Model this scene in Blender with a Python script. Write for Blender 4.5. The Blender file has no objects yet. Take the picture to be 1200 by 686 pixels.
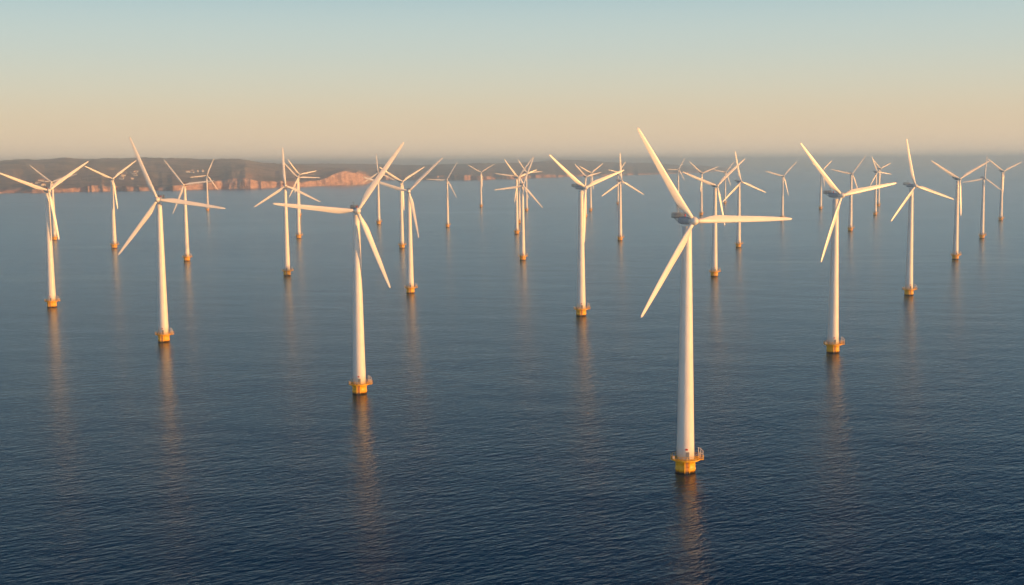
import bpy, bmesh, math, random
from mathutils import Vector, Matrix, noise
R = math.radians
random.seed(7)

# ------------------------------------------------------------------ camera
scene = bpy.context.scene
COL = scene.collection
CAM_H = 98.0
pitch, roll = math.atan(153/1500), 0.007
Fv = Vector((0, math.cos(pitch), -math.sin(pitch)))
Rv0 = Vector((1, 0, 0)); Uv0 = Rv0.cross(Fv)
Rv = Rv0*math.cos(roll) - Uv0*math.sin(roll)
Uv = Uv0*math.cos(roll) + Rv0*math.sin(roll)
cam_d = bpy.data.cameras.new("camera"); cam = bpy.data.objects.new("camera", cam_d); COL.objects.link(cam)
cam_d.sensor_width = 36; cam_d.lens = 45; cam_d.clip_start = 1; cam_d.clip_end = 200000
M = Matrix((Rv, Uv, -Fv)).transposed().to_4x4(); M.translation = (0, 0, CAM_H)
cam.matrix_world = M
scene.camera = cam

# ------------------------------------------------------------------ world and sun
SUN_AZ, SUN_EL = R(112), R(8)             # azimuth clockwise from +Y, low warm sun behind the right shoulder
world = bpy.data.worlds.new("World"); scene.world = world; world.use_nodes = True
nt = world.node_tree; nt.nodes.clear()
def wn(t): return nt.nodes.new(t)
sky = wn("ShaderNodeTexSky"); sky.sky_type = 'NISHITA'; sky.sun_disc = False
sky.sun_elevation = SUN_EL; sky.sun_rotation = SUN_AZ
sky.air_density = 1.3; sky.dust_density = 1.2; sky.ozone_density = 2.0; sky.altitude = 50
tc = wn("ShaderNodeTexCoord"); sep = wn("ShaderNodeSeparateXYZ")
nt.links.new(tc.outputs['Generated'], sep.inputs[0])
ramp = wn("ShaderNodeValToRGB"); ramp.color_ramp.interpolation = 'B_SPLINE'
# colours of the low dusty air, by sine of elevation (these are multiplied by the background strength below)
def lin(c): return tuple((v/255/12.92 if v/255 < .04045 else ((v/255+.055)/1.055)**2.4) for v in c)
STR = 0.10; EXPO = 0.65
stops = [(0.000, (246,220,192)), (0.011, (240,213,181)), (0.030, (230,207,174)), (0.055, (219,213,190)), (0.085, (203,212,203)), (0.125, (186,209,211)), (0.16, (86,150,182)), (0.235, (8,62,94)), (0.7, (10,46,80))]
cr = ramp.color_ramp
while len(cr.elements) < len(stops): cr.elements.new(0.5)
for e, (p, c) in zip(cr.elements, stops):
    e.position = p; e.color = (*lin(c), 1)
nt.links.new(sep.outputs['Z'], ramp.inputs[0])
sc_ = wn("ShaderNodeVectorMath"); sc_.operation = 'SCALE'; sc_.inputs['Scale'].default_value = 1/STR/2**EXPO
nt.links.new(ramp.outputs[0], sc_.inputs[0])
mx = wn("ShaderNodeMix"); mx.data_type = 'RGBA'; mx.inputs['Factor'].default_value = 0.94
nt.links.new(sky.outputs[0], mx.inputs['A']); nt.links.new(sc_.outputs[0], mx.inputs['B'])
bg = wn("ShaderNodeBackground"); bg.inputs['Strength'].default_value = STR
out = wn("ShaderNodeOutputWorld")
# extra sky brightness added behind the camera to lift the towers' shaded sides
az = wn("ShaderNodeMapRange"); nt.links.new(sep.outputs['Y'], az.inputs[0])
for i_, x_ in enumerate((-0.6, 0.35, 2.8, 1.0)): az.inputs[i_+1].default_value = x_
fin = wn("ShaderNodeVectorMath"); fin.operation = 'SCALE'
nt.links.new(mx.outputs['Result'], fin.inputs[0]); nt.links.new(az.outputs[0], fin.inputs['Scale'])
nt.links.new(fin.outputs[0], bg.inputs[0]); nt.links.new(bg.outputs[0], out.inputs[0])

sun_d = bpy.data.lights.new("sun", 'SUN'); sun = bpy.data.objects.new("sun", sun_d); COL.objects.link(sun)
sun_d.energy = 4.4; sun_d.angle = R(0.5); sun_d.color = (1.0, 0.46, 0.125)
sd = Vector((math.sin(SUN_AZ)*math.cos(SUN_EL), math.cos(SUN_AZ)*math.cos(SUN_EL), math.sin(SUN_EL)))
sun.rotation_euler = sd.to_track_quat('Z', 'Y').to_euler(); sun.location = (300, -200, 300)
scene.view_settings.view_transform = 'Standard'; scene.view_settings.look = 'None'
scene.view_settings.exposure = EXPO; scene.view_settings.gamma = 1
scene.cycles.max_bounces = 6; scene.cycles.volume_bounces = 4
scene.cycles.sample_clamp_indirect = 4

# ------------------------------------------------------------------ helpers
def mat(name): 
    m = bpy.data.materials.new(name); m.use_nodes = True
    return m, m.node_tree, m.node_tree.nodes["Principled BSDF"]
def node(t, kind, **kw):
    n = t.nodes.new(kind)
    for k, v in kw.items(): setattr(n, k, v)
    return n
def noise_n(t, vec, scale, detail=3, rough=.5):
    n = node(t, "ShaderNodeTexNoise"); n.inputs['Scale'].default_value = scale
    n.inputs['Detail'].default_value = detail; n.inputs['Roughness'].default_value = rough
    t.links.new(vec, n.inputs['Vector']); return n.outputs['Fac']
def mapping(t, vec, scale=(1,1,1), rot=(0,0,0)):
    if any(rot):                                   # turn first, then stretch
        q = node(t, "ShaderNodeMapping"); q.inputs['Rotation'].default_value = rot; t.links.new(vec, q.inputs['Vector']); vec = q.outputs[0]
    n = node(t, "ShaderNodeMapping"); n.inputs['Scale'].default_value = scale
    t.links.new(vec, n.inputs['Vector']); return n.outputs[0]
def mrange(t, v, a, b, c=0., d=1.):
    n = node(t, "ShaderNodeMapRange"); t.links.new(v, n.inputs[0])
    for i, x in enumerate((a, b, c, d)): n.inputs[i+1].default_value = x
    return n.outputs[0]
def mth(t, op, a, b=0.):
    n = node(t, "ShaderNodeMath", operation=op)
    for i, x in enumerate((a, b)):
        if hasattr(x, 'links'): t.links.new(x, n.inputs[i])
        else: n.inputs[i].default_value = x
    return n.outputs[0]
def mixc(t, f, a, b):
    n = node(t, "ShaderNodeMix", data_type='RGBA')
    for s, x in (('Factor', f), ('A', a), ('B', b)):
        if hasattr(x, 'links'): t.links.new(x, n.inputs[s])
        elif s == 'Factor': n.inputs[s].default_value = x
        else: n.inputs[s].default_value = (*x, 1)
    return n.outputs['Result']
def paint(name, col, rough, var=.12, scale=.6, streak=None):
    m, t, b = mat(name)
    tcn = node(t, "ShaderNodeTexCoord")
    n1 = noise_n(t, mapping(t, tcn.outputs['Object'], (1, 1, .25)), scale, 5, .6)
    dark = tuple(c*(1-var) for c in col) if streak is None else streak
    f = mrange(t, n1, .42, .72)
    c = mixc(t, mth(t, 'MULTIPLY', f, 1. if streak is None else .55), col, dark)
    t.links.new(c, b.inputs['Base Color'])
    b.inputs['Roughness'].default_value = rough
    return m
def mesh_obj(name, bm, m, parent=None, smooth=True):
    me = bpy.data.meshes.new(name); bm.normal_update(); bm.to_mesh(me); bm.free()
    for p in me.polygons: p.use_smooth = smooth
    me.materials.append(m)
    o = bpy.data.objects.new(name, me); COL.objects.link(o)
    if parent: o.parent = parent
    return o
def lathe(bm, prof, seg=40, cx=0, cy=0, cap=True):
    rings = []
    for r, z in prof:
        rings.append([bm.verts.new((cx+r*math.cos(2*math.pi*i/seg), cy+r*math.sin(2*math.pi*i/seg), z)) for i in range(seg)])
    for a, b in zip(rings, rings[1:]):
        for i in range(seg):
            bm.faces.new((a[i], a[(i+1) % seg], b[(i+1) % seg], b[i]))
    if cap:
        bm.faces.new(rings[0][::-1]); bm.faces.new(rings[-1])
def tube(bm, p0, p1, r, seg=8):
    p0, p1 = Vector(p0), Vector(p1); d = (p1-p0).normalized()
    u = d.orthogonal().normalized(); v = d.cross(u)
    A = [bm.verts.new(p0+u*r*math.cos(2*math.pi*i/seg)+v*r*math.sin(2*math.pi*i/seg)) for i in range(seg)]
    B = [bm.verts.new(p1+u*r*math.cos(2*math.pi*i/seg)+v*r*math.sin(2*math.pi*i/seg)) for i in range(seg)]
    for i in range(seg): bm.faces.new((A[i], A[(i+1) % seg], B[(i+1) % seg], B[i]))
    bm.faces.new(A[::-1]); bm.faces.new(B)
def box(bm, c, s, bev=0.0):
    r = bmesh.ops.create_cube(bm, size=1)
    bmesh.ops.scale(bm, vec=s, verts=r['verts']); bmesh.ops.translate(bm, vec=c, verts=r['verts'])
    if bev:
        es = list({e for v in r['verts'] for e in v.link_edges})
        bmesh.ops.bevel(bm, geom=es, offset=bev, segments=3, affect='EDGES', profile=.6)
def ring(bm, r, z, tr, seg=48, a0=0, a1=360):
    n = max(2, int(seg*(a1-a0)/360))
    pts = [Vector((r*math.cos(R(a0+(a1-a0)*i/n)), r*math.sin(R(a0+(a1-a0)*i/n)), z)) for i in range(n+1)]
    for p, q in zip(pts, pts[1:]): tube(bm, p, q, tr, 6)

# ------------------------------------------------------------------ sea
def sea():
    bm = bmesh.new()
    X0, X1, Y0, Y1 = -30000, 30000, -600, 45000
    nx, ny = 12, 12
    vs = [[bm.verts.new((X0+(X1-X0)*i/nx, Y0+(Y1-Y0)*j/ny, 0)) for i in range(nx+1)] for j in range(ny+1)]
    for j in range(ny):
        for i in range(nx): bm.faces.new((vs[j][i], vs[j][i+1], vs[j+1][i+1], vs[j+1][i]))
    m, t, b = mat("sea_water")
    g = node(t, "ShaderNodeNewGeometry").outputs['Position']
    # wind slicks and gust patches: broad bands where the ripples are calmer
    band = noise_n(t, mapping(t, g, (1/900, 1/160, 1), (0, 0, R(4))), 1, 4, .6)
    gust = noise_n(t, mapping(t, g, (1/420, 1/230, 1), (0, 0, R(-8))), 1, 3, .55)
    slick = mrange(t, band, .60, .70)
    w1 = noise_n(t, mapping(t, g, (1/2.3, 1/1.2, 1), (0, 0, R(-38))), 1, 3, .55)
    w2 = noise_n(t, mapping(t, g, (1/4.8, 1/2.3, 1), (0, 0, R(-32))), 1, 2, .5)
    w3 = noise_n(t, mapping(t, g, (1/13, 1/6, 1), (0, 0, R(-28))), 1, 2, .5)
    w4 = noise_n(t, mapping(t, g, (1/70, 1/40, 1), (0, 0, R(10))), 1, 2, .5)
    h = mth(t, 'ADD', mth(t, 'ADD', mth(t, 'MULTIPLY', w1, SEA[0]), mth(t, 'MULTIPLY', w2, SEA[1])), mth(t, 'ADD', mth(t, 'MULTIPLY', w3, SEA[2]), mth(t, 'MULTIPLY', w4, SEA[3])))
    amp = mth(t, 'MULTIPLY', mrange(t, slick, 0, 1, 1, .72), mrange(t, gust, .3, .7, .75, 1.15))
    bp = node(t, "ShaderNodeBump"); bp.inputs['Distance'].default_value = 1.0
    t.links.new(amp, bp.inputs['Strength']); t.links.new(h, bp.inputs['Height'])
    c = mixc(t, mrange(t, gust, .35, .65), BODY, tuple(v*1.3 for v in BODY))
    t.nodes.remove(b)
    fr = node(t, "ShaderNodeFresnel"); fr.inputs['IOR'].default_value = 1.333; t.links.new(bp.outputs[0], fr.inputs['Normal'])
    df = node(t, "ShaderNodeBsdfDiffuse"); t.links.new(c, df.inputs['Color'])
    gl = node(t, "ShaderNodeBsdfGlossy"); gl.inputs['Color'].default_value = (*GTINT, 1)
    t.links.new(mrange(t, slick, 0, 1, .18, .14), gl.inputs['Roughness']); t.links.new(bp.outputs[0], gl.inputs['Normal'])
    mxs = node(t, "ShaderNodeMixShader"); t.links.new(fr.outputs[0], mxs.inputs[0]); t.links.new(df.outputs[0], mxs.inputs[1]); t.links.new(gl.outputs[0], mxs.inputs[2])
    t.links.new(mxs.outputs[0], t.nodes["Material Output"].inputs['Surface'])
    o = mesh_obj("sea", bm, m, None, False); o['kind'] = "structure"
SEA = (.21, .27, .22, .7)
BODY = (.0003, .024, .064); GTINT = (.75, .89, 1.0)
sea()

# ------------------------------------------------------------------ haze
def haze():
    bm = bmesh.new()
    box(bm, (0, 22300, 72), (60400, 46200, 146))      # bottom at -1 m, top at 145 m
    m = bpy.data.materials.new("haze"); m.use_nodes = True; t = m.node_tree; t.nodes.clear()
    v = node(t, "ShaderNodeVolumePrincipled"); o = node(t, "ShaderNodeOutputMaterial")
    v.inputs['Color'].default_value = (1, 1, 1, 1); v.inputs['Density'].default_value = HAZE_D
    v.inputs['Anisotropy'].default_value = .93
    t.links.new(v.outputs[0], o.inputs['Volume'])
    ob = mesh_obj("haze", bm, m, None, False); ob['kind'] = "stuff"
HAZE_D = 1.5e-4
haze()

# ------------------------------------------------------------------ land
def px_ground(x, y, z=0.0):
    d = Fv*1500 + Rv*(x-600) + Uv*(343-y)
    return Vector((0, 0, CAM_H)) + d*((z-CAM_H)/d.z)
def px_az(x): return math.atan2((x-600), 1500)
def lerp_t(tab, x):
    if x <= tab[0][0]: return tab[0][1]
    for (a, u), (b, v) in zip(tab, tab[1:]):
        if x <= b: return u+(v-u)*(x-a)/(b-a)
    return tab[-1][1]
def hor(x): return 190.0 - .007*(x-600)
def sm(a, b, x):
    t = max(0, min(1, (x-a)/(b-a))); return t*t*(3-2*t)
def land_mat(name, veg1, veg2, field, rock1, rock2):
    m, t, b = mat(name)
    geo = node(t, "ShaderNodeNewGeometry"); P = geo.outputs['Position']
    sp = node(t, "ShaderNodeSeparateXYZ"); t.links.new(geo.outputs['Normal'], sp.inputs[0])
    sz = node(t, "ShaderNodeSeparateXYZ"); t.links.new(P, sz.inputs[0])
    nveg = noise_n(t, P, 1/160, 6, .65)
    veg = mixc(t, mrange(t, nveg, .42, .58), veg1, veg2)
    nf = node(t, "ShaderNodeTexVoronoi"); nf.inputs['Scale'].default_value = 1/190
    t.links.new(mapping(t, P, (1, .45, 1), (0, 0, .4)), nf.inputs['Vector'])
    sc = node(t, "ShaderNodeSeparateColor"); t.links.new(nf.outputs['Color'], sc.inputs[0])
    reg = noise_n(t, P, 1/900, 3, .5)
    fm = mth(t, 'MULTIPLY', mrange(t, sc.outputs[0], .68, .74), mrange(t, reg, .46, .56))
    veg = mixc(t, mth(t, 'MULTIPLY', fm, .75), veg, field)
    nr = noise_n(t, mapping(t, P, (1/26, 1/26, 1/9)), 1, 5, .65)
    nr2 = noise_n(t, mapping(t, P, (1/60, 1/60, 1/300)), 1, 3, .6)
    rock = mixc(t, mrange(t, nr, .40, .60), rock1, rock2)
    rock = mixc(t, mrange(t, nr2, .52, .60, 0, .8), rock, tuple(.45*c for c in rock1))
    steep = mrange(t, mth(t, 'ADD', sp.outputs['Z'], mth(t, 'MULTIPLY', nr, .06)), .975, .89)
    low = mrange(t, mth(t, 'ADD', sz.outputs['Z'], mth(t, 'MULTIPLY', nr2, 16)), 22, 17)
    f = mth(t, 'MAXIMUM', steep, low)
    scrub = noise_n(t, mapping(t, P, (1/55, 1/55, 1/22)), 1, 5, .65)      # scrub growing on ledges and gully sides
    f = mth(t, 'MULTIPLY', f, mrange(t, scrub, .66, .58, .15, 1))
    t.links.new(mixc(t, f, veg, rock), b.inputs['Base Color']); b.inputs['Roughness'].default_value = .95
    bp = node(t, "ShaderNodeBump"); bp.inputs['Distance'].default_value = 1.; bp.inputs['Strength'].default_value = 1.
    t.links.new(mth(t, 'MULTIPLY', noise_n(t, P, 1/14, 4, .6), 7.), bp.inputs['Height']); t.links.new(bp.outputs[0], b.inputs['Normal'])
    b.inputs['Specular IOR Level'].default_value = .1
    return m
def N(x, y, z=0, o=4): return noise.fractal(Vector((x, y, z)), 1.0, 2.0, o)
def terrain(name, x0, x1, nxs, coast, ctop, crest, dback, m, seed, gully, rows, rough, cw=(12, 34)):
    """polar height field: coast distance, cliff top, crest height all given per bearing"""
    bm = bmesh.new(); grid = []
    for i in range(nxs+1):
        x = x0+(x1-x0)*i/nxs; az = px_az(x)
        c = px_ground(x, lerp_t(coast, x)); D = math.hypot(c.x, c.y)
        u = D*az
        # headlands and gullies in plan
        g = N(u/210, seed, 0, 4)*gully + (abs(N(u/150, seed+5, 0, 4))**.7)*gully*1.9 - gully*.5
        D0 = D; D += g
        ct = CAM_H - (lerp_t(ctop, x)-hor(x))/1500*(D+40)*math.cos(az)
        ct = max(1.5, ct*(1+.25*N(u/130, seed+9, 0, 4)) - 12*max(0, N(u/60, seed+14, 0, 2)))
        col = []
        Dc = D0 + dback*(1+.12*N(u/900, seed+2))
        cr = CAM_H + (hor(x)-lerp_t(crest, x))/1500*Dc*math.cos(az) + 7*N(u/420, seed+31, 0, 4)
        for j in range(rows+1):
            s = j/rows
            if s < .28:
                q = s/.28; d = (D-6)*(1-q) + (D0+240)*q
            else:
                q = (s-.28)/.72; d = D0+240 + (Dc*1.35-D0-240)*q**1.5
            X, Y = d*math.sin(az), d*math.cos(az)
            w = d-D + 9*N(u/25, d/25, seed, 3)
            cl = sm(-4, cw[0]+cw[1]*max(0, .5+N(u/130, seed+20)), w)
            z = -2.5 + (ct+2.5)*cl
            z += cl*(1-cl)*4*ct*.16*N(X/30, Y/30, seed+3)
            k = sm(D+70, Dc, d)
            z += (cr-ct)*k*cl
            fall = sm(Dc, Dc*1.35, d); z -= fall*(cr*.8)
            z += rough*cl*min(1, max(0, (d-D-60)/700))*(1-.8*sm(Dc*.85, Dc, d))*N(X/420, Y/420, seed+7, 5)
            z += cl*min(1, max(0, (d-D-60)/200))*6*N(X/70, Y/70, seed+8, 5)
            if j == 0 or d < D-3: z = -2.5
            col.append(bm.verts.new((X, Y, z)))
        grid.append(col)
    for a, b in zip(grid, grid[1:]):
        for j in range(rows): bm.faces.new((a[j], b[j], b[j+1], a[j+1]))
    o = mesh_obj(name, bm, m, None, True); o['kind'] = "structure"
    print(name, 'max z', max(v.co.z for v in o.data.vertices))
    return o
mland = land_mat("coast_land", (.17, .16, .12), (.38, .30, .23), (.42, .33, .22), (.38, .22, .155), (.70, .46, .33))
mfar = land_mat("far_land", (.15, .14, .12), (.26, .22, .19), (.28, .22, .15), (.40, .22, .14), (.55, .33, .22))
near_coast = [(-260, 230), (0, 227), (60, 226), (100, 224.6), (200, 223.6), (260, 221.8), (300, 221), (340, 219.6), (380, 218), (430, 216), (438, 213), (442, 209.5)]
near_top = [(-260, 225), (0, 223.5), (40, 221.5), (80, 219), (120, 217), (160, 218), (200, 218), (240, 214), (255, 210), (275, 207), (290, 207), (297, 210.5), (310, 212.5), (350, 212.5), (376, 210), (386, 205), (394, 202), (410, 200), (422, 202), (432, 206), (438, 211), (442, 209.4)]
near_crest = [(-260, 190), (0, 188.5), (25, 186.6), (50, 187.2), (80, 185.2), (105, 187.2), (150, 186.6), (180, 185.6), (240, 187.2), (284, 186.8), (296, 189), (312, 191.5), (345, 193), (380, 196), (410, 198), (430, 201), (442, 208)]
headland = terrain("headland", -260, 442, 900, near_coast, near_top, near_crest, 2600, mland, 3.3, 60, 150, 16)
far_coast = [(330, 211.5), (440, 211), (560, 211.3), (600, 210), (650, 208), (760, 205), (830, 202), (870, 199.5)]
far_top = [(330, 207), (440, 206), (470, 205), (500, 206), (540, 204.5), (580, 207), (620, 205), (650, 204.5), (700, 204), (760, 203), (830, 201), (870, 199.3)]
far_crest = [(330, 192.4), (400, 192), (450, 193), (500, 193.6), (560, 192), (600, 191.5), (630, 190), (660, 187.4), (690, 189), (720, 190.5), (760, 192), (830, 195), (870, 199)]
far_shore = terrain("far_hills", 330, 870, 420, far_coast, far_top, far_crest, 3000, mfar, 8.1, 110, 90, 14)

# ------------------------------------------------------------------ materials of the turbines
M_WHITE = paint("tower_white_paint", (.80, .775, .72), .38, streak=(.68, .64, .57))
M_BLADE = paint("blade_white_gelcoat", (.80, .765, .70), .32, .06, .25)
M_NAC = paint("nacelle_shaded_grey", (.42, .46, .50), .45)  # bluish grey: the shade on the nacelle is put into its colour
M_STEEL = paint("dark_galvanised_steel", (.16, .18, .20), .5)
M_RED = paint("red_lamp_glass", (.5, .03, .02), .3)
M_DOOR = paint("door_grey_paint", (.22, .24, .25), .5)
M_GALV = paint("pale_galvanised_steel", (.55, .52, .48), .45)
def yellow():
    m, t, b = mat("yellow_foundation_paint")
    tcn = node(t, "ShaderNodeTexCoord"); O = tcn.outputs['Object']
    sp = node(t, "ShaderNodeSeparateXYZ"); t.links.new(O, sp.inputs[0])
    n = noise_n(t, mapping(t, O, (1, 1, .12)), 1.1, 5, .65)
    c = mixc(t, mrange(t, n, .50, .72), (.92, .48, .012), (.66, .27, .015))
    weed = mrange(t, mth(t, 'ADD', sp.outputs['Z'], mth(t, 'MULTIPLY', noise_n(t, O, 1.5, 4), 1.2)), 1.5, .9)
    c = mixc(t, weed, c, (.020, .018, .012))
    t.links.new(c, b.inputs['Base Color']); b.inputs['Roughness'].default_value = .45
    return m
M_YEL = yellow()

# ------------------------------------------------------------------ one turbine (hub height 80 m), then copies
def make_turbine():
    root = bpy.data.objects.new("wind_turbine", None); COL.objects.link(root)
    # foundation
    bm = bmesh.new(); lathe(bm, [(3.15, -4), (3.15, .9), (3.3, 1.0), (3.3, 1.25), (3.15, 1.35), (3.15, 3.7), (3.3, 3.8), (3.3, 4.1)], 48)
    fnd = mesh_obj("foundation", bm, M_YEL, root)
    bm = bmesh.new()
    for s in (-.75, .75):
        tube(bm, (s, -3.9, -3), (s, -3.9, 4.1), .20, 10)
        for z in (.6, 2.1, 3.5): tube(bm, (s, -3.9, z), (s*.9, -3.05, z), .12, 8)
    mesh_obj("boat_landing", bm, M_YEL, fnd)
    bm = bmesh.new()
    for s in (-.27, .27): tube(bm, (s, -3.6, -2), (s, -3.6, 5.3), .06, 6)
    z = -1.5
    while z < 5.2: tube(bm, (-.27, -3.6, z), (.27, -3.6, z), .035, 5); z += .45
    mesh_obj("ladder", bm, M_GALV, fnd)
    # access platform
    bm = bmesh.new()
    seg = 48; r0, r1 = 2.95, 4.75
    L = []
    for z in (5.62, 5.95):
        L.append([[bm.verts.new((r*math.cos(2*math.pi*i/seg), r*math.sin(2*math.pi*i/seg), z)) for i in range(seg)] for r in (r0, r1)])
    for i in range(seg):
        j = (i+1) % seg
        bm.faces.new((L[0][0][i], L[0][0][j], L[0][1][j], L[0][1][i])); bm.faces.new((L[1][0][i], L[1][1][i], L[1][1][j], L[1][0][j]))
        bm.faces.new((L[0][1][i], L[0][1][j], L[1][1][j], L[1][1][i])); bm.faces.new((L[0][0][i], L[1][0][i], L[1][0][j], L[0][0][j]))
    for k in range(12):
        a = 2*math.pi*k/12; tube(bm, (3.1*math.cos(a), 3.1*math.sin(a), 4.9), (4.5*math.cos(a), 4.5*math.sin(a), 5.62), .08, 6)
    box(bm, (5.0, -.2, 5.79), (1.3, 2.6, .33))
    plat = mesh_obj("platform", bm, M_YEL, root, False); plat.location = (0, 0, -1.5)
    bm = bmesh.new()
    for z in (6.5, 7.1): ring(bm, 4.65, z, .05, 48, 0, 360)
    for k in range(20):
        a = 2*math.pi*k/20; tube(bm, (4.65*math.cos(a), 4.65*math.sin(a), 5.95), (4.65*math.cos(a), 4.65*math.sin(a), 7.12), .05, 6)
    for z in (6.5, 7.1):
        tube(bm, (4.6, -1.45, z), (5.6, -1.45, z), .05, 6); tube(bm, (5.6, -1.45, z), (5.6, 1.05, z), .05, 6); tube(bm, (5.6, 1.05, z), (4.6, 1.05, z), .05, 6)
    for y in (-1.45, 1.05): tube(bm, (5.6, y, 5.9), (5.6, y, 7.12), .05, 6)
    mesh_obj("railing", bm, M_YEL, plat)
    bm = bmesh.new()
    for (px, py, h_) in ((4.0, -1.1, 9.6), (4.7, -1.15, 9.4), (5.4, -1.2, 8.6)): tube(bm, (px, py, 5.95), (px, py, h_), .13, 8)
    tube(bm, (4.0, -1.1, 9.5), (4.7, -1.15, 9.3), .09, 6); tube(bm, (4.7, -1.15, 9.2), (5.4, -1.2, 8.5), .09, 6); tube(bm, (4.0, -1.1, 7.7), (5.4, -1.2, 7.7), .08, 6)
    mesh_obj("davit_crane", bm, M_GALV, plat)
    bm = bmesh.new(); box(bm, (4.5, .75, 6.75), (.8, 1.1, 1.6), .06)
    mesh_obj("switch_cabinet", bm, M_GALV, plat, False)
    bm = bmesh.new(); box(bm, (-3.9, -1.1, 6.5), (.7, .9, 1.1), .06)
    mesh_obj("storage_box", bm, M_GALV, plat, False)
    # tower
    bm = bmesh.new()
    prof = [(2.85 + (1.42-2.85)*(s**.95), 4.1+(78.2-4.1)*s) for s in [i/16 for i in range(17)]]
    lathe(bm, prof, 56); tow = mesh_obj("tower", bm, M_WHITE, root)
    def tr(z): s = max(0, (z-4.1)/74.1); return 2.85+(1.42-2.85)*(s**.95)
    for z in (28.5, 53.0):
        bm = bmesh.new(); lathe(bm, [(tr(z)-.02, z-.12), (tr(z)+.035, z-.1), (tr(z)+.035, z+.1), (tr(z)-.02, z+.12)], 48, cap=False)
        mesh_obj("flange", bm, M_WHITE, tow)
    bm = bmesh.new(); y = -tr(5.8)
    box(bm, (.35, y+.02, 5.75), (1.0, .35, 2.3), .08); mesh_obj("door", bm, M_DOOR, tow, False)
    bm = bmesh.new(); box(bm, (.0, -tr(7.7), 7.75), (.75, .16, .55), .03); mesh_obj("warning_plate", bm, M_RED, tow, False)
    # nacelle (front towards -Y)
    nac = None
    bm = bmesh.new()
    secs = [(-2.9, .95), (-2.5, 1.1), (-.5, 1.2), (1.8, 1.22), (3.2, 1.15), (4.2, .95), (4.45, .6)]
    rings = []; sg = 28
    for yy, r in secs:
        rg = []
        for i in range(sg):
            a = 2*math.pi*i/sg; e = .62
            cx, cz = math.cos(a), math.sin(a)
            rg.append(bm.verts.new((r*math.copysign(abs(cx)**e, cx), yy, r*math.copysign(abs(cz)**e, cz))))
        rings.append(rg)
    for a, b in zip(rings, rings[1:]):
        for i in range(sg): bm.faces.new((a[i], b[i], b[(i+1) % sg], a[(i+1) % sg]))
    bm.faces.new(rings[0]); bm.faces.new(rings[-1][::-1])
    nac = mesh_obj("nacelle", bm, M_NAC, root)
    bm = bmesh.new()
    for q in range(10): tube(bm, (-1.5, 4.55+q*.3, .75), (1.5, 4.55+q*.3, .75), .07, 5)
    for s in (-1.5, 0, 1.5): tube(bm, (s, 3.8, .72), (s, 7.4, .72), .1, 6)
    for s in (-.9, .9): tube(bm, (s, 3.8, -.6), (s, 6.9, .7), .1, 6)
    mesh_obj("hoist_platform", bm, M_STEEL, nac, False)
    bm = bmesh.new()
    cs = [(-1.55, 4.5), (1.55, 4.5), (1.55, 7.4), (-1.55, 7.4)]
    for (a, b) in zip(cs, cs[1:]+cs[:1]):
        for z in (1.2, 1.7, 2.2): tube(bm, (*a, z), (*b, z), .06, 6)
        for q in range(5): 
            px, py = a[0]+(b[0]-a[0])*q/5, a[1]+(b[1]-a[1])*q/5
            tube(bm, (px, py, .7), (px, py, 2.23), .06, 6)
    mesh_obj("hoist_railing", bm, M_STEEL, nac)
    bm = bmesh.new(); tube(bm, (-.8, 3.2, 1.1), (-.8, 3.2, 3.6), .07, 6); tube(bm, (-1.2, 3.2, 3.45), (-.4, 3.2, 3.45), .05, 6)
    lathe(bm, [(.14, 3.6), (.14, 3.85)], 10, -.8, 3.2); mesh_obj("wind_sensor_mast", bm, M_STEEL, nac)
    bm = bmesh.new(); lathe(bm, [(.2, 1.1), (.22, 1.75), (.15, 2.0), (.02, 2.06)], 14, .6, 2.4); mesh_obj("beacon", bm, M_RED, nac)
    # rotor: hub and blades (axis along -Y, origin at the hub centre)
    bm = bmesh.new()
    pr = [(1.15, 1.0), (1.36, .7), (1.46, 0), (1.40, -.6), (1.2, -1.15), (.85, -1.6), (.42, -1.88), (.03, -1.97)]
    rr = []
    for r, yy in pr: rr.append([bm.verts.new((r*math.cos(2*math.pi*i/32), yy, r*math.sin(2*math.pi*i/32))) for i in range(32)])
    for a, b in zip(rr, rr[1:]):
        for i in range(32): bm.faces.new((a[i], a[(i+1) % 32], b[(i+1) % 32], b[i]))
    bm.faces.new(rr[0][::-1]); bm.faces.new(rr[-1])
    hub = mesh_obj("rotor_hub", bm, M_BLADE, root)
    bm = bmesh.new(); st = []
    table = [  # r, lead, trail, thickness
        (1.0, .74, .74, 1.48), (2.2, .74, .76, 1.46), (3.4, .76, .92, 1.34), (4.8, .80, 1.30, 1.18), (6.2, .84, 1.72, 1.02), (7.8, .87, 2.02, .90), (9.5, .88, 2.06, .80),
        (12.5, .86, 1.88, .68), (16, .82, 1.66, .56), (20, .77, 1.42, .46), (24, .70, 1.18, .37), (28, .62, .93, .29), (31.5, .52, .70, .22), (34, .44, .54, .17), (35.3, .36, .38, .11), (35.95, .14, .14, .05)]
    ns = 26
    for r, le, te, th in table:
        q_ = 1-.13*max(0, min(1, (r-4)/3))*max(0, min(1, (26-r)/10)); le *= q_; te *= q_
        tw = R(13*(1-min(1, r/34))**1.3+2) if r > 3 else R(10)
        circ = max(0, min(1, (6.0-r)/4.0)); rg = []
        for i in range(ns):
            a = 2*math.pi*i/ns
            mid = (le-te)/2; half = (le+te)/2
            x = mid+half*math.cos(a)
            u = (le-x)/(le+te)                    # 0 at leading edge, 1 at trailing edge
            foil = 2.6*(math.sqrt(max(0, u))*(1-u)**.9)*.5
            ty = th*((foil*.78)*(1-circ) + .5*abs(math.sin(a))*circ)
            yv = -ty*1.1 if math.sin(a) > 0 else ty*.9
            X = x*math.cos(tw) + yv*math.sin(tw); Y = -x*math.sin(tw) + yv*math.cos(tw)
            rg.append(bm.verts.new((X, Y - .0009*r*r, r)))
        st.append(rg)
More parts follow.
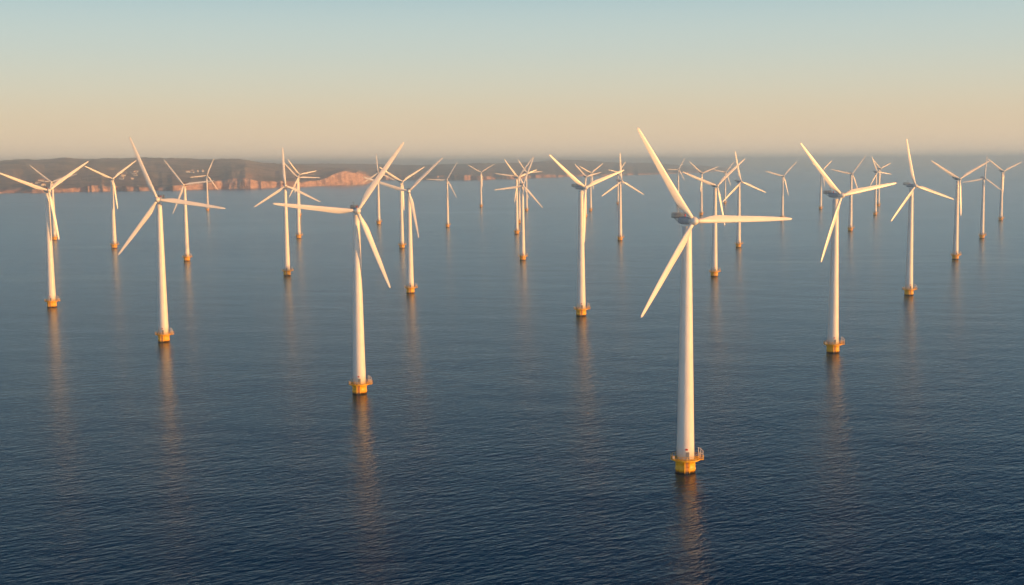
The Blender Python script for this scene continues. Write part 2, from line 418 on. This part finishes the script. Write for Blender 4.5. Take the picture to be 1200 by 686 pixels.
    for a, b in zip(st, st[1:]):
        for i in range(ns): bm.faces.new((a[i], b[i], b[(i+1) % ns], a[(i+1) % ns]))
    bm.faces.new(st[0]); bm.faces.new(st[-1][::-1])
    bmesh.ops.recalc_face_normals(bm, faces=bm.faces)
    bl = mesh_obj("blade", bm, M_BLADE, hub)
    for k in range(2):
        c = bl.copy(); COL.objects.link(c); c.parent = hub
    return root
PROTO = make_turbine()
def kids(o): return [c for c in scene.objects if c.parent == o]
def copy_tree(o, parent=None):
    c = o.copy(); COL.objects.link(c)
    if parent: c.parent = parent
    for ch in kids(o): copy_tree(ch, c)
    return c
def place(o, x, y, h, yaw, ph, rad, tilt, offs, label, group):
    k = h/80
    o.location = (x, y, 0); o.scale = (k, k, k)
    o['label'] = label; o['category'] = "wind turbine"; o['group'] = "wind turbines standing in the sea"
    for c in kids(o):
        if c.name.startswith('nacelle'):
            c.rotation_euler = (0, 0, R(yaw)); c.location = (0, 0, 80)
        elif c.name.startswith('rotor_hub'):
            c.location = (math.sin(R(yaw))*4.2, -math.cos(R(yaw))*4.2, 80)
            s = rad/36/k; c.scale = (s, s, s)
            c.rotation_euler = (Matrix.Rotation(R(yaw), 3, 'Z') @ Matrix.Rotation(-R(tilt), 3, 'X')).to_euler()
            bl = [b for b in kids(c)]
            for i, b in enumerate(bl): b.rotation_euler = (0, R(90-(ph+offs[i]+120*i)), 0)
TURBINES = [
    (54.5, 397.6, 79.5, 20.5, 0.2, 34.5, 2.2, (-0.3, 3.8, -3.5), 'tallest and nearest turbine, right of centre, one blade pointing level to the right'),
    (-65.5, 540.6, 78.0, 13.5, 173.4, 35.1, 4.8, (0.8, -2.0, 1.2), 'nearest turbine of the left half, one blade level to the left, lowest yellow base there'),
    (163.9, 648.3, 80.1, 28.0, 8.9, 37.0, 5.7, (-0.1, 5.6, -5.6), 'large turbine right of the nearest one, its raised blade leaning left and another almost level'),
    (-193.7, 705.3, 78.9, 3.8, 232.9, 37.1, 4.0, (1.6, -1.1, -0.5), 'third nearest turbine, blades up-left, right and down-left, its tower second large one from the left'),
    (44.1, 812.6, 81.5, 37.6, 20.6, 35.1, 7.3, (-2.7, 2.7, 0.0), 'large centre turbine with two blades raised in a wide V and one hanging'),
    (-319.5, 883.5, 80.6, 33.5, 277.3, 34.3, 4.3, (0.6, -1.8, 1.2), 'large turbine at the left edge, its left blade reaching the edge of the picture'),
    (287.6, 922.7, 79.0, 21.0, 103.6, 34.3, 5.9, (-2.5, 3.7, -1.2), 'large turbine in the right half with one blade almost straight up and two drooping'),
    (-76.8, 962.9, 76.7, 1.3, 162.6, 35.6, 3.9, (-0.6, -0.8, 1.3), 'large turbine behind the nearest left one, one blade high to the right and one hanging'),
    (172.2, 1084.9, 76.8, 16.9, 40.0, 34.3, 4.4, (1.0, -0.5, -0.5), "middle-sized turbine crossed by the nearest turbine's level blade, its own rotor a wide V"),
    (-197.8, 1122.5, 78.9, 14.4, 333.3, 33.1, 3.9, (0.4, -0.9, 0.5), 'turbine before the cliffs with one blade straight up and two spread down'),
    (435.2, 1252.6, 78.6, 11.4, 269.5, 36.0, 4.3, (0.5, -0.9, 0.4), 'middle-sized turbine near the right edge, wide V rotor, third blade hanging beside its tower'),
    (11.0, 1280.6, 74.5, 9.2, 309.0, 29.6, 4.5, (1.9, -0.9, -1.0), 'front and largest turbine of the tight central cluster, one blade down to the right'),
    (-330.9, 1300.6, 77.4, 1.3, 7.6, 31.5, 3.7, (-0.7, -0.9, 1.6), 'middle-sized turbine just right of the second large one from the left, before low reddish shore'),
    (256.9, 1448.2, 74.1, 25.1, 220.0, 35.2, 5.3, (-0.1, -1.5, 1.6), "turbine with an almost vertical blade, crossed by the outer end of the nearest one's blade"),
    (-126.6, 1473.8, 76.6, 30.1, 149.7, 33.3, 4.3, (-0.2, 0.0, 0.2), 'small turbine half behind the rotor of the large one beside the nearest left turbine'),
    (-469.3, 1509.7, 81.6, 35.3, 275.5, 35.9, 3.9, (-0.4, 1.0, -0.6), 'Y-shaped turbine standing alone before the brown hills, between the two leftmost large turbines'),
    (581.4, 1581.0, 74.0, -0.5, 319.4, 27.9, 5.0, (3.8, 5.1, -8.9), 'turbine second from the right edge, one blade straight up and one down-right'),
    (134.7, 1589.0, 73.5, 25.2, 211.5, 35.2, 4.2, (-0.1, -0.8, 0.9), 'turbine with one blade straight up, rotor like an upside-down Y, right of the centre turbine'),
    (-280.1, 1682.6, 79.7, 21.5, 4.9, 29.2, 4.7, (-6.0, 7.5, -1.5), 'smaller turbine just right of the one with a blade straight up before the cliffs'),
    (-601.2, 1682.7, 76.0, 3.5, 258.6, 35.3, 3.3, (0.0, -1.8, 1.8), 'small turbine right behind the large one at the left edge, base beside its tower'),
    (7.0, 1746.9, 76.8, 38.6, 135.8, 34.5, 2.0, (-1.8, 0.0, 1.8), 'thin turbine at the left of the tight central cluster, its base left of the others'),
    (466.6, 1762.9, 78.5, 3.9, 169.6, 31.0, 4.3, (-1.7, -1.4, 3.0), 'small turbine just right of the second large right-hand turbine, tower crossed by its blade'),
    (-97.2, 1945.0, 71.9, 0.0, 298.4, 31.0, 4.1, (-0.2, 0.5, -0.3), 'small turbine standing alone left of centre with its left blade level, near faint far shore'),
    (775.5, 2030.0, 77.9, 14.2, 144.7, 34.9, 4.6, (0.4, 0.0, -0.4), 'small turbine nearest the right edge, with a wide V rotor against pale haze'),
    (12.4, 2051.2, 75.2, 5.5, 293.1, 39.4, 4.0, (0.0, 0.0, 0.0), 'faint turbine hidden between two others in the central cluster, one blade nearly level left'),
    (-213.2, 2055.5, 82.7, 11.7, 334.3, 29.7, 4.1, (0.0, 0.0, 0.0), 'small far turbine crossed by the raised blade of the nearest turbine of the left half'),
    (451.3, 2135.8, 71.5, 12.5, 284.7, 33.6, 4.0, (-1.4, 0.9, 0.5), "far turbine standing alone just above the tip of the nearest turbine's level blade"),
    (130.1, 2254.0, 71.3, 27.9, 255.2, 32.1, 4.4, (0.0, -1.2, 1.2), 'tiny turbine right behind the tower of the large centre turbine, base just touching it'),
    (641.1, 2258.3, 75.9, 24.5, 233.3, 30.4, 4.2, (0.0, -1.0, 1.0), 'small far turbine with a blade down to the right, left one of a close pair'),
    (341.8, 2308.8, 75.4, 17.8, 260.3, 34.1, 4.5, (0.0, -0.2, 0.2), 'small Y-rotor turbine with its base just above the level blade of the nearest turbine'),
    (-393.3, 2375.7, 77.5, 38.0, 249.5, 36.3, 4.4, (0.0, 0.6, -0.6), 'far turbine hidden behind the tower just before the cliffs, only its upper rotor showing'),
    (157.0, 2544.4, 75.1, 32.0, 274.3, 32.7, 4.1, (0.0, -0.6, 0.6), 'tiny turbine just right of the large centre tower, with open water around its base'),
    (614.8, 2549.4, 77.0, 35.6, 155.2, 33.4, 4.3, (0.0, 0.0, -0.0), 'tiny turbine behind the raised blade of the second large turbine in the right half'),
    (30.2, 2567.7, 75.7, 27.0, 125.8, 34.2, 4.5, (0.9, 0.0, -0.9), 'farthest turbine of the tight central cluster, short tower at its right side'),
    (770.0, 2690.2, 78.5, 34.3, 140.0, 34.1, 4.2, (0.0, 0.0, -0.0), 'faint turbine almost hidden right behind another small tower, right one of a close pair'),
    (-639.7, 2700.1, 74.7, 27.9, 185.6, 37.3, 3.8, (0.8, -1.0, 0.2), 'smallest turbine near the orange cliff on the left, standing far out near the shore'),
    (-66.5, 2805.8, 76.0, 16.4, 151.4, 34.0, 4.4, (-0.5, 1.1, -0.6), 'faint small turbine with a Y rotor standing alone on far water left of centre'),
    (367.2, 2826.5, 79.1, 14.4, 298.7, 28.6, 3.8, (-1.0, 0.6, 0.4), 'tiny far turbine behind the raised blade of the nearest turbine, left of its tower'),
    (485.9, 2916.7, 71.3, 17.5, 288.8, 32.9, 4.2, (0.0, -0.0, 0.0), "tiny far turbine seen between the two turbines crossed by the nearest one's level blade"),
    (243.9, 2938.7, 73.2, 32.5, 49.6, 31.7, 4.4, (0.0, 0.0, 0.0), 'faintest small turbine, just behind and left of the upside-down Y rotor right of centre'),
]
places = []
for i, (x, y, h, yaw, ph, rad, tilt, offs, label) in enumerate(TURBINES):
    places.append(PROTO if i == 0 else copy_tree(PROTO))
for o, a in zip(places, TURBINES): place(o, *a, None)

# ------------------------------------------------------------------ pale farmhouses on the hills of the headland
bpy.context.view_layer.update()
M_WALL = paint("pale_limewash", (.66, .62, .55), .8)
M_ROOF = paint("clay_roof_tile", (.34, .17, .10), .8)
M_GLS = paint("dark_window_glass", (.05, .06, .07), .3)
def make_house():
    root = bpy.data.objects.new("farmhouse", None); COL.objects.link(root)
    bm = bmesh.new(); box(bm, (0, 0, 2.2), (15, 9, 6.4)); w = mesh_obj("wall", bm, M_WALL, root, False)
    bm = bmesh.new()
    v = [bm.verts.new(p) for p in ((-8, -5.1, 5.3), (8, -5.1, 5.3), (8, 5.1, 5.3), (-8, 5.1, 5.3), (-8, 0, 8.4), (8, 0, 8.4))]
    for f in ((0, 1, 5, 4), (2, 3, 4, 5), (0, 4, 3), (1, 2, 5), (3, 2, 1, 0)): bm.faces.new([v[i] for i in f])
    mesh_obj("roof", bm, M_ROOF, root, False)
    for x in (-4.5, 0, 4.5):
        bm = bmesh.new(); box(bm, (x, -4.5, 3.2), (1.4, .12, 1.7)); mesh_obj("window", bm, M_GLS, w, False)
    return root
H0 = make_house(); rng = random.Random(5); first = True
dg = bpy.context.evaluated_depsgraph_get()
inv = headland.matrix_world.inverted()
VILL = [("pale farmhouse in the left hillside hamlet above the shore", 48, 5450, 7), ("pale farmhouse in the row of buildings halfway up the brown hill", 153, 5900, 12), ("pale farmhouse on the dark hill above the orange cliff", 232, 6200, 5)]
for lab, px, dist, n in VILL:
    for k in range(n):
        az = px_az(px + rng.uniform(-11, 11)); d = dist + rng.uniform(-170, 170)
        X, Y = d*math.sin(az), d*math.cos(az)
        ok, loc, nor, idx = headland.ray_cast(Vector((X, Y, 900)), Vector((0, 0, -1)))
        if not ok or loc.z < 6: continue
        o = H0 if first else copy_tree(H0); first = False
        o.location = (X, Y, loc.z); o.rotation_euler = (0, 0, rng.uniform(-.5, .9)); s = rng.uniform(.9, 1.5); o.scale = (s, s, s)
        o['label'] = lab; o['category'] = "house"; o['group'] = lab.replace("pale farmhouse", "farmhouses")
